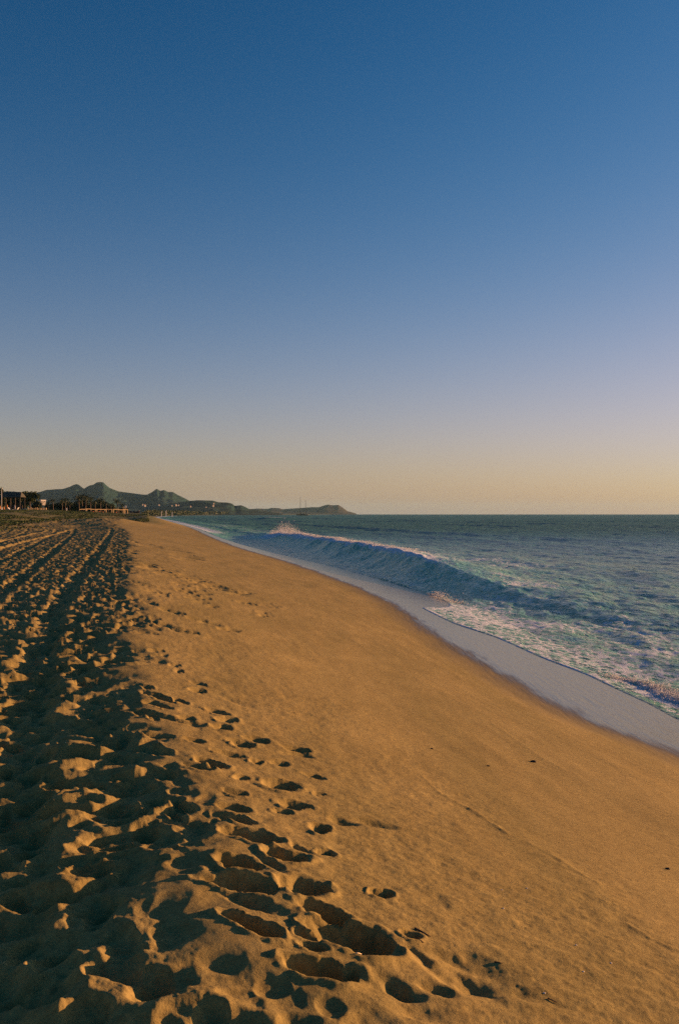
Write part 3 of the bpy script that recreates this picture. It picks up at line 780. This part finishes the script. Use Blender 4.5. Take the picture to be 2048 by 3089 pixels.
# thatched shelter
def shelter():
    d = 385.0; x0, _, z0 = spot(9, d); x1, _, _ = spot(72, d); xc = (x0+x1)/2; hw = (x1-x0)/2; z = gz(xc, d)
    e = empty('thatched_shelter', (xc, d, z), 'large dark thatched beach shelter at the far left', 'shelter')
    top = CAMZ+(HY-1484)/F*d-z; eave = CAMZ+(HY-1500)/F*d-z; r = MB(); D2 = 3.4; rh = hw*.78
    ring0 = [(-hw, -D2, eave), (hw, -D2, eave), (hw, D2, eave), (-hw, D2, eave)]
    ring1 = [(-hw*.9, -D2*.45, eave+(top-eave)*.62), (hw*.9, -D2*.45, eave+(top-eave)*.62), (hw*.9, D2*.45, eave+(top-eave)*.62), (-hw*.9, D2*.45, eave+(top-eave)*.62)]
    ring2 = [(-rh, -.15, top), (rh, -.15, top), (rh, .15, top), (-rh, .15, top)]
    r.quad_strip([ring0, ring1, ring2]); ro = r.build('roof', m_thatch, e)
    for i in range(5):
        for s in (-1, 1):
            p = MB().tube([(-hw*.9+hw*1.8*i/4, s*D2*.85, -.3), (-hw*.9+hw*1.8*i/4, s*D2*.85, eave+.15)], .13, 6).build('post', m_dwood, e)
    for s in (-1, 1): MB().box((0, s*D2*.85, eave-.09), (hw*1.9, .16, .18)).build('beam', m_dwood, e)
    MB().box((0, D2*.4, 1.1), (hw*1.6, .3, 2.2)).build('back_wall', m_dwood, e)
    MB().box((0, -D2*.3, .55), (hw*1.1, .6, 1.1)).build('bar_counter', m_dwood, e)
shelter()

# lamp pole at the far left
x, y, z = spot(6.2, 360); e = empty('lamp_pole', (x, y, z), 'tall sunlit pole with a lamp head at the left edge', 'pole')
H = CAMZ+(HY-1474)/F*360-z
MB().tube([(0, 0, -.2), (0, 0, H*.6), (0, 0, H)], [.13, .11, .09], 8).build('pole', m_metal, e, True)
MB().box((.05, 0, H+.05), (.42, .35, .30)).build('lamp_head', m_metal, e)
MB().box((0, 0, .55), (.36, .36, 1.1)).build('meter_box', m_white, e)

# loungers, parasols and seats on the sand at the far left
def lounger(px, d, rz, label):
    x, y, z = spot(px, d); e = empty('sun_lounger', (x, y, z), label, 'sun lounger', 'white loungers at the left edge', rz)
    MB().box((0, 0, .36), (1.25, .62, .10)).build('seat', m_white, e)
    mb = MB(); mb.face([(-.6, -.31, .40), (-.6, .31, .40), (-1.15, .31, 1.0), (-1.15, -.31, 1.0)]); mb.face([(-.66, -.31, .36), (-1.21, -.31, .96), (-1.21, .31, .96), (-.66, .31, .36)])
    mb.build('backrest', m_white, e)
    for sx in (-.5, .5):
        for sy in (-.26, .26): MB().box((sx, sy, .16), (.07, .07, .34)).build('leg', m_white, e)
lounger(26, 322, .3, 'white sun lounger below the orange parasol'); lounger(36, 322, -.2, 'white sun lounger in the middle of the row at the left edge')
lounger(49, 322, 2.8, 'white sun lounger at the right end of the row by the blue green tarpaulin')
def parasol(px, d, h, m, label):
    x, y, z = spot(px, d); e = empty('closed_parasol', (x, y, z), label, 'parasol', 'closed parasols at the left edge')
    MB().tube([(0, 0, -.1), (0, 0, h)], .035, 6).build('pole', m_wood, e)
    MB().tube([(0, 0, h*.30), (0, 0, h*.45), (0, 0, h*.8), (0, 0, h*.98)], [.30, .26, .16, .04], 8).build('canopy', m, e, True)
parasol(23, 330, 2.0, m_orange, 'closed orange parasol behind the white loungers')
parasol(13, 335, 1.4, m_orange, 'short closed orange parasol left of the taller one')
parasol(2, 335, 1.7, m_orange, 'closed orange parasol cut by the left picture edge')
parasol(46, 335, 2.0, m_wall, 'closed pale parasol behind the white loungers')
x, y, z = spot(32, 330); e = empty('folding_chair', (x, y, z), 'upright white folding chair between the parasols', 'chair', None, .4)
MB().box((0, 0, .45), (.5, .5, .06)).build('seat', m_white, e); MB().box((-.24, 0, .85), (.05, .5, .75)).build('backrest', m_white, e)
for sx in (-.22, .22):
    for sy in (-.22, .22): MB().box((sx, sy, .2), (.05, .05, .48)).build('leg', m_white, e)
x, y, z = spot(73.5, 330); e = empty('tarpaulin_heap', (x, y, z), 'low heap under a blue green tarpaulin beside the loungers', 'tarpaulin')
mb = MB(); ring = lambda s, h, j: [(.95*s*math.cos(a)*(1+.1*math.sin(3*a+j)), .55*s*math.sin(a), h+.04*math.sin(5*a+j)) for a in np.linspace(0, 2*math.pi, 14, endpoint=False)]
mb.quad_strip([ring(1.0, -.05, 0), ring(.97, .3, 1), ring(.85, .55, 2), ring(.4, .66, 3)]); mb.build('cover', m_teal, e, True)
MB().tube([(-.9, -.5, .08), (0, -.62, .1), (.9, -.5, .08)], .02, 4).build('rope', m_wood, e)

# short bright picket fence
def picket(px0, px1, d, h, label):
    x0, y, z = spot(px0, d); x1 = (px1-HX)/F*d; e = empty('picket_fence', (x0, y, z), label, 'fence'); L = x1-x0; k = 13
    for i in range(k):
        xx = L*i/(k-1); hh_ = h*random.Random(i).uniform(.75, 1.12)
        MB().box((xx, 0, hh_/2-.05), (.17+.10*(i % 3 == 0), .10, hh_+.1), .9).build('picket', m_wood, e)
    for zz in (.3*h, .75*h): MB().box((L/2, .09, zz), (L, .06, .10)).build('rail', m_wood, e)
picket(86, 141, 330, .98, 'short bright timber fence with uneven pickets in front of the shelter trees')

# white villa up behind the trees
def villa(px0, px1, top, bot, d, label, rz=0.0, roof=m_white, flat=True, frame=True):
    xa, xb = (px0-HX)/F*d, (px1-HX)/F*d; zt = CAMZ+(HY-top)/F*d; zb = CAMZ+(HY-bot)/F*d; w_, h_ = xb-xa, zt-zb
    e = empty('house', ((xa+xb)/2, d, zb), label, 'house', None, rz)
    MB().box((0, 0, h_/2-.6), (w_, w_*.7, h_+1.2)).build('wall', m_wall, e)
    if flat: MB().box((0, 0, h_+.12), (w_*1.06, w_*.76, .24)).build('roof', roof, e)
    else:
        mb = MB(); a, b_, h2 = w_*.54, w_*.40, h_+w_*.22
        mb.quad_strip([[(-a, -b_, h_), (a, -b_, h_), (a, b_, h_), (-a, b_, h_)], [(-a*.7, -.05, h2), (a*.7, -.05, h2), (a*.7, .05, h2), (-a*.7, .05, h2)]]); mb.build('roof', roof, e)
    for i, xx in enumerate((-.28, .22)):
        wn_ = MB().box((w_*xx, -w_*.35, h_*.45), (w_*.16, .12, h_*.36)).build('window', m_glass, e)
    MB().box((w_*-.03, -w_*.35, h_*.3-.2), (w_*.09, .10, h_*.6)).build('door', m_dwood, e)
    return e
villa(119, 137, 1509.5, 1517, 520, 'small white villa above the dark trees at the far left', .95)
x, y, z = pix_at(111.5, 1526, 500); e = empty('balcony_frame', (x, y, z), 'pale timber balcony frame beside the white villa', 'balcony')
for sx in (-1.05, 1.05): MB().box((sx, 0, .6), (.18, .18, 2.6)).build('post', m_wood, e)
MB().box((0, 0, 1.05), (2.3, .12, .16)).build('rail', m_wood, e); MB().box((0, .6, -.35), (2.4, 1.6, .2)).build('deck', m_dwood, e)
for px, py, d, w_, lab in ((431, 1523, 3300, 9, 'leftmost pale house on the mountain foot above the shrub belt'), (437, 1525.5, 3250, 13, 'long pale house just right of the leftmost hillside house'), (480, 1523.5, 3400, 9, 'single pale house alone on the hillside'),
                           (519, 1525.5, 3400, 7, 'left of three pale houses high on the hillside'), (531, 1524, 3450, 12, 'middle of three pale houses high on the hillside'), (539, 1524, 3420, 8, 'right of three pale houses high on the hillside'),
                           (575, 1528, 3300, 9, 'faint house low between the ridge and the foothill'), (645, 1519, 3350, 8, 'upper white house on the rounded foothill'), (643, 1526, 3300, 11, 'lower white house on the rounded foothill'), (622, 1530, 3300, 6, 'small house left of the two foothill houses')):
    w_ = w_*.62; hp = w_*.55/d*F; villa(px-w_/2/d*F, px+w_/2/d*F, py-hp/2, py+hp/2, d, lab, .95, m_roof, False)

# long low timber rail
def rail_sections():
    d = 330.0; secs = [(240, 258, 1537.5, 1535.5), (259, 286, 1535.2, 1536.8), (287, 314, 1537, 1536.5), (316, 334, 1536.5, 1536.3), (342, 370, 1536.5, 1538), (372, 383, 1537, 1536.5)]
    labs = ['left end section of the low sunlit timber rail, sloping up to the right', 'second section from the left of the low sunlit timber rail', 'third section of the low sunlit timber rail with red canvas behind it',
            'thin broken section in the middle of the low timber rail', 'fifth section of the low timber rail below the lone slim palm', 'short right end section of the timber rail at the ring sign']
    for (a, b_, ya, yb), lab in zip(secs, labs):
        x0, x1 = (a-HX)/F*d, (b_-HX)/F*d; z = gz((x0+x1)/2, d); za, zb2 = CAMZ+(HY-ya)/F*d-z, CAMZ+(HY-yb)/F*d-z
        e = empty('timber_rail', (x0, d, z), lab, 'rail', 'sections of the low timber rail'); L = x1-x0
        tk = .06 if 'thin' in lab else .12
        MB().tube([(0, 0, za), (L*.33, L*.4, za+(zb2-za)*.4+.05), (L*.66, L*.8, za+(zb2-za)*.7-.03), (L, L*1.2, zb2)], tk, 6).build('rail', m_wood, e)
        for s in (0.03, .5, .97): MB().box((L*s, L*1.2*s+.25, (za+(zb2-za)*s)/2-.1), (.16, .16, za+(zb2-za)*s+.15), .9).build('post', m_dwood if s == .5 else m_wood, e)
rail_sections()
for px, d, w_, h, mm, lab in ((277, 345, 1.6, .5, m_red, 'faded red canvas bundle behind the second rail section'), (293, 345, 2.2, .55, m_red, 'long faded red canvas bundle behind the third rail section'), (306, 345, 1.7, .5, m_orange, 'orange canvas bundle behind the third rail section'), (349, 345, 1.0, .5, m_red, 'small red canvas bundle behind the fifth rail section')):
    x, y, z = spot(px, d); e = empty('canvas_bundle', (x, y, z), lab, 'canvas', 'canvas bundles behind the rail')
    mb = MB(); mb.quad_strip([[(-w_/2*s, .4*s*math.cos(a), h*.5+h*.5*s*math.sin(a)) for a in np.linspace(0, 6.283, 9)[:-1]] for s in (.5,)] + [[(w_*f_, .35*math.cos(a)*(1+.1*math.sin(9*f_)), h*.5+h*.5*math.sin(a)*(1+.15*math.sin(7*f_))) for a in np.linspace(0, 6.283, 9)[:-1]] for f_ in (-.3, -.1, .1, .3, .5)])
    mb.build('canvas', mm, e, True); MB().tube([(0, -.42, h*.5), (0, 0, h*1.12), (0, .42, h*.5)], .03, 4).build('strap', m_wood, e)
x, y, z = spot(202.5, 345); e = empty('white_post', (x, y, z), 'lone white post standing in front of the palms', 'post')
H = CAMZ+(HY-1533)/F*345-z; MB().tube([(0, 0, -.2), (0, 0, H)], .11, 8).build('post', m_white, e, True); MB().box((0, 0, H+.04), (.26, .26, .08)).build('cap', m_white, e)
x, y, z = spot(379, 330); e = empty('ring_sign', (x, y, z), 'lifebuoy ring on a pale post at the right end of the rail', 'lifebuoy post')
hr = CAMZ+(HY-1529)/F*330-z
MB().tube([(0, 0, -.2), (0, 0, hr+.45)], .07, 6).build('post', m_wood, e)
mb = MB(); K = 18
mb.quad_strip([[((.32+.09*math.cos(a))*math.cos(b_), -.12+.09*math.sin(a), hr+(.32+.09*math.cos(a))*math.sin(b_)) for a in np.linspace(0, 6.283, 7)[:-1]] for b_ in np.linspace(0, 2*math.pi, K+1)]); mb.build('ring', m_white, e, True)

# dark boat pulled up beyond the rail
def boat():
    d = 350.0; x, y, z = spot(407, d); e = empty('beached_boat', (x, y, z), 'long dark open boat with a sunlit rim lying beyond the rail', 'boat', None, -.15)
    L, Wd, h = 3.6, 1.0, .72; rings = []; rim = []
    for i in range(13):
        s = i/12*2-1; wd = Wd*.5*(1-abs(s)**2.6)+.02; sh = .22*s*s
        rings.append([(L/2*s, -wd, h+sh), (L/2*s, -wd*.75, h*.35), (L/2*s*.95, 0, 0+.15*abs(s)**3), (L/2*s, wd*.75, h*.35), (L/2*s, wd, h+sh), (L/2*s, wd*.9, h+sh-.02), (L/2*s*.95, 0, .12+.15*abs(s)**3), (L/2*s, -wd*.9, h+sh-.02)])
    MB().quad_strip(rings).build('hull', m_dark, e, True)
    for k in (0, 4): MB().tube([np.array(r[k])+(0, 0, .03) for r in rings], .05, 6).build('gunwale', m_wood, e, True)
    for s in (-.25, .25): MB().box((L*s*.6, 0, h*.7), (.25, Wd*.8, .05)).build('thwart', m_wood, e)
boat()

# shrub belt behind the far beach: reads as one mass
def belt():
    k = 15000; px = rng.uniform(428, 900, k); d = 640*np.exp(np.clip((px-428)/150, 0, 2.6))*rng.uniform(.94, 1.06, k)
    x = (px-HX)/F*d
    low = np.interp(px, [428, 480, 540, 600, 700, 900], [1555, 1555, 1555.5, 1552, 1549.5, 1548.5]); top = np.interp(px, [428, 450, 480, 560, 620, 700, 800, 900], [1546, 1540.5, 1540, 1541, 1543.5, 1543.5, 1544, 1545])
    tt = rng.uniform(0, 1, k)**.8
    py = low+(top+2.0*fbm(px*.09, px*0, 500, 3)*2-low)*tt
    z = CAMZ+(HY-py)/F*d
    P = np.stack([x, d, z], 1); s = (d/F*1.5)[:, None]
    d1 = rng.normal(0, 1, (k, 3)); d1 /= np.linalg.norm(d1, axis=1)[:, None]; d2 = np.cross(d1, rng.normal(0, 1, (k, 3))); d2 /= np.linalg.norm(d2, axis=1)[:, None]
    Vv = np.stack([P-d1*s*1.3, P+d2*s, P+d1*s*1.3, P-d2*s], 1).reshape(-1, 3)
    me = np_mesh('shrub_belt', Vv, np.arange(4*k).reshape(-1, 4), False); me.materials.append(m_leaf)
    tag(link('shrub_belt', me), 'dark belt of coastal shrubs behind the far beach', None, None, 'stuff')
belt()
def tufts():
    k = 60000; px = rng.uniform(-60, 520, k); y = 95*np.exp(rng.uniform(0, 1.5, k)); x = (px-HX)/F*y
    u_, n_, w_ = uw(x, y)
    den = sm(4, 18, -u_)*sm(95, 170, y) + sm(185, 230, y)*(n_ < -9)
    den = den*sm(-.25, .25, fbm(x*.12, y*.05, 77, 3)+.05)*(1-.95*np.exp(-(((x+38)/7)**2+((y-163)/13.0)**2)))
    ok = rng.uniform(0, 1, k) < den; x = x[ok]; y = y[ok]; k = len(x)
    z = base_z(x, y)+relief(x, y); h = rng.uniform(.06, .22, k); P = np.stack([x, y, z-.02], 1)
    vs_ = []
    for j in range(3):
        a_ = rng.uniform(0, 6.28, k); r_ = h*rng.uniform(.5, 1.1, k); d_ = np.stack([np.cos(a_)*r_, np.sin(a_)*r_, 0*a_], 1); l_ = np.stack([rng.normal(0, .4, k)*h, rng.normal(0, .4, k)*h, h], 1)
        vs_.append(np.stack([P-d_, P+d_, P+l_], 1))
    Vv = np.concatenate(vs_).reshape(-1, 3)
    me = np_mesh('beach_scrub', Vv, np.arange(len(Vv)).reshape(-1, 3), False); me.materials.append(m_scrub)
    tag(link('beach_scrub', me), 'low olive dune grass scattered behind the beach crest', None, None, 'stuff')
tufts()
for px, y0, y1, lab in ((488, 1543, 1550, 'left of three pale posts in front of the dark shrub belt'), (501.5, 1541, 1550.5, 'tallest pale post, middle of three before the dark shrub belt'), (520, 1546, 1552, 'leaning pale post, right of three before the dark shrub belt')):
    d = 560.0; x, y, z = pix_at(px, y1, d); e = empty('pale_post', (x, y, z), lab, 'post', 'pale posts before the shrub belt'); H = (y1-y0)/F*d
    MB().tube([(0, 0, -1.5), (0, 0, H)], .16, 6).build('post', m_white, e); MB().box((0, 0, H), (.5, .3, .25)).build('cap', m_white, e)

# two-masted yacht at anchor
def yacht():
    d = 2600.0; px = 912; x = (px-HX)/F*d; L = 38/F*d; e = empty('sailing_yacht', (x, d, 0), 'two-masted sailing yacht with bare masts at anchor off the headland', 'sailing yacht')
    rings = []
    for i in range(15):
        s = i/14*2-1; wd = L*.10*(1-abs(s)**2.4)+.05; sh = 2.6+1.0*max(0, -s)**2+.5*max(0, s)**2
        rings.append([(L/2*s, -wd, sh), (L/2*s*.93, -wd*.8, .4), (L/2*s*.85, 0, -1.2), (L/2*s*.93, wd*.8, .4), (L/2*s, wd, sh)])
    MB().quad_strip(rings).build('hull', m_dark, e, True)
    MB().box((0, 0, 3.3), (L*.35, L*.09, 1.6)).build('deck_house', m_dwood, e)
    for mxp, top in ((906, 1498.5), (922, 1508)):
        mxx = (mxp-px)/F*d; H = CAMZ+(HY-top)/F*d
        mast = MB().tube([(mxx, 0, 2), (mxx, 0, H*.7), (mxx, 0, H)], [.62, .5, .3], 6).build('mast', m_dark, e)
        MB().tube([(mxx, 0, 6.5), (mxx+9, 0, 6.2)], .3, 5).build('boom', m_dark, mast)
        MB().box((mxx, 0, H*.6), (.2, 3.5, .25)).build('spreader', m_dark, mast)
    MB().tube([(-L*.47, 0, 3.4), (-L*.60, 0, 4.6)], [.35, .15], 6).build('bowsprit', m_dark, e)
yacht()

# ------------------------------------------------------------------ small things lying on the sand
def on_sand(px, py):
    x, y = pix_ground(px, py); z = float(base_z(np.array([x]), np.array([y]))[0]+relief(np.array([x]), np.array([y]))[0]); return x, y, z
def lump(px, py, s, m, name, label, cat, group=None, flat=.5):
    x, y, z = on_sand(px, py); rnd = random.Random(px); mb = MB()
    rings = []
    for i in range(5):
        ph = -1.1+2.2*i/4; rings.append([(s*math.cos(ph)*math.cos(a)*rnd.uniform(.75, 1.2), s*.6*math.cos(ph)*math.sin(a)*rnd.uniform(.75, 1.2), s*flat*math.sin(ph)+s*flat*.5) for a in np.linspace(0, 6.283, 9)[:-1]])
    o = mb.quad_strip(rings).build(name, m, None, True); o.location = (x, y, z); o.rotation_euler = (0, 0, -.3); tag(o, label, cat, group)
lump(1608, 2297, .028, m_pebble, 'seaweed_clod', 'largest dark clod lying alone on the smooth sand', 'seaweed')
lump(1302, 2258, .014, m_pebble, 'seaweed_clod', 'small dark clod on smooth sand, left of the largest clod', 'seaweed')
lump(1472, 2310, .014, m_pebble, 'pebble', 'tiny dark pebble between the two clods', 'pebble')
lump(2012, 2620, .015, m_pebble, 'pebble', 'dark pebble near the right picture edge', 'pebble')
for i, (px, py, lab) in enumerate([(1513, 2683, 'white shell fragment in the middle of the smooth sand'), (1517, 2742, 'white shell fragment just below the middle one'), (1588, 2680, 'white shell fragment right of the middle one'),
                                   (1735, 2848, 'white shell fragment in the lower right sand'), (1757, 2930, 'white shell fragment below the lower right one'), (1640, 2995, 'white shell fragment low beside the soft hollows'), (1840, 2905, 'white shell fragment nearest the lower right corner')]):
    lump(px, py, .0055, m_shell, 'shell_fragment', lab, 'shell', 'shell fragments on the sand', .5)
def stick(pa, pb, r, m, name, label, cat):
    a = on_sand(*pa); b_ = on_sand(*pb); e = ((a[0]+b_[0])/2, (a[1]+b_[1])/2, (a[2]+b_[2])/2)
    q = [np.array(a)-e+(0, 0, r), np.array((.001, .001, r*1.1)), np.array(b_)-e+(0, 0, r)]
    o = MB().tube(q, [r, r*.9, r*.5], 6).build(name, m, None, True); o.location = e; tag(o, label, cat)
stick((1250, 2799), (1298, 2825), .0035, m_twig, 'twig', 'thin dark twig lying by the small pit right of the big footprint', 'twig')
stick((1258, 2838), (1278, 2846), .003, m_twig, 'twig', 'short dark twig just below the longer twig', 'twig')
stick((1074, 2886), (1090, 2881), .003, m_straw, 'straw', 'pale straw below the biggest footprint', 'straw')
stick((1490, 2896), (1515, 2903), .0025, m_twig, 'twig', 'short dark twig on the rim of the soft hollow', 'twig')
stick((1650, 3009), (1678, 3021), .0025, m_twig, 'twig', 'short dark twig in the lower right near the bottom', 'twig')

# ------------------------------------------------------------------ haze
hb = MB().box((0, 6000, 117.5), (36000, 36000, 245))
m_haze = bpy.data.materials.new('haze'); m_haze.use_nodes = True; t = m_haze.node_tree; t.nodes.clear()
ho = t.nodes.new('ShaderNodeOutputMaterial'); pv = t.nodes.new('ShaderNodeVolumePrincipled')
pv.inputs['Color'].default_value = (.48, .88, 1.0, 1); pv.inputs['Density'].default_value = 2.2e-5; pv.inputs['Anisotropy'].default_value = 0.0
t.links.new(pv.outputs[0], ho.inputs['Volume'])
tag(hb.build('haze', m_haze), None, None, None, 'stuff')
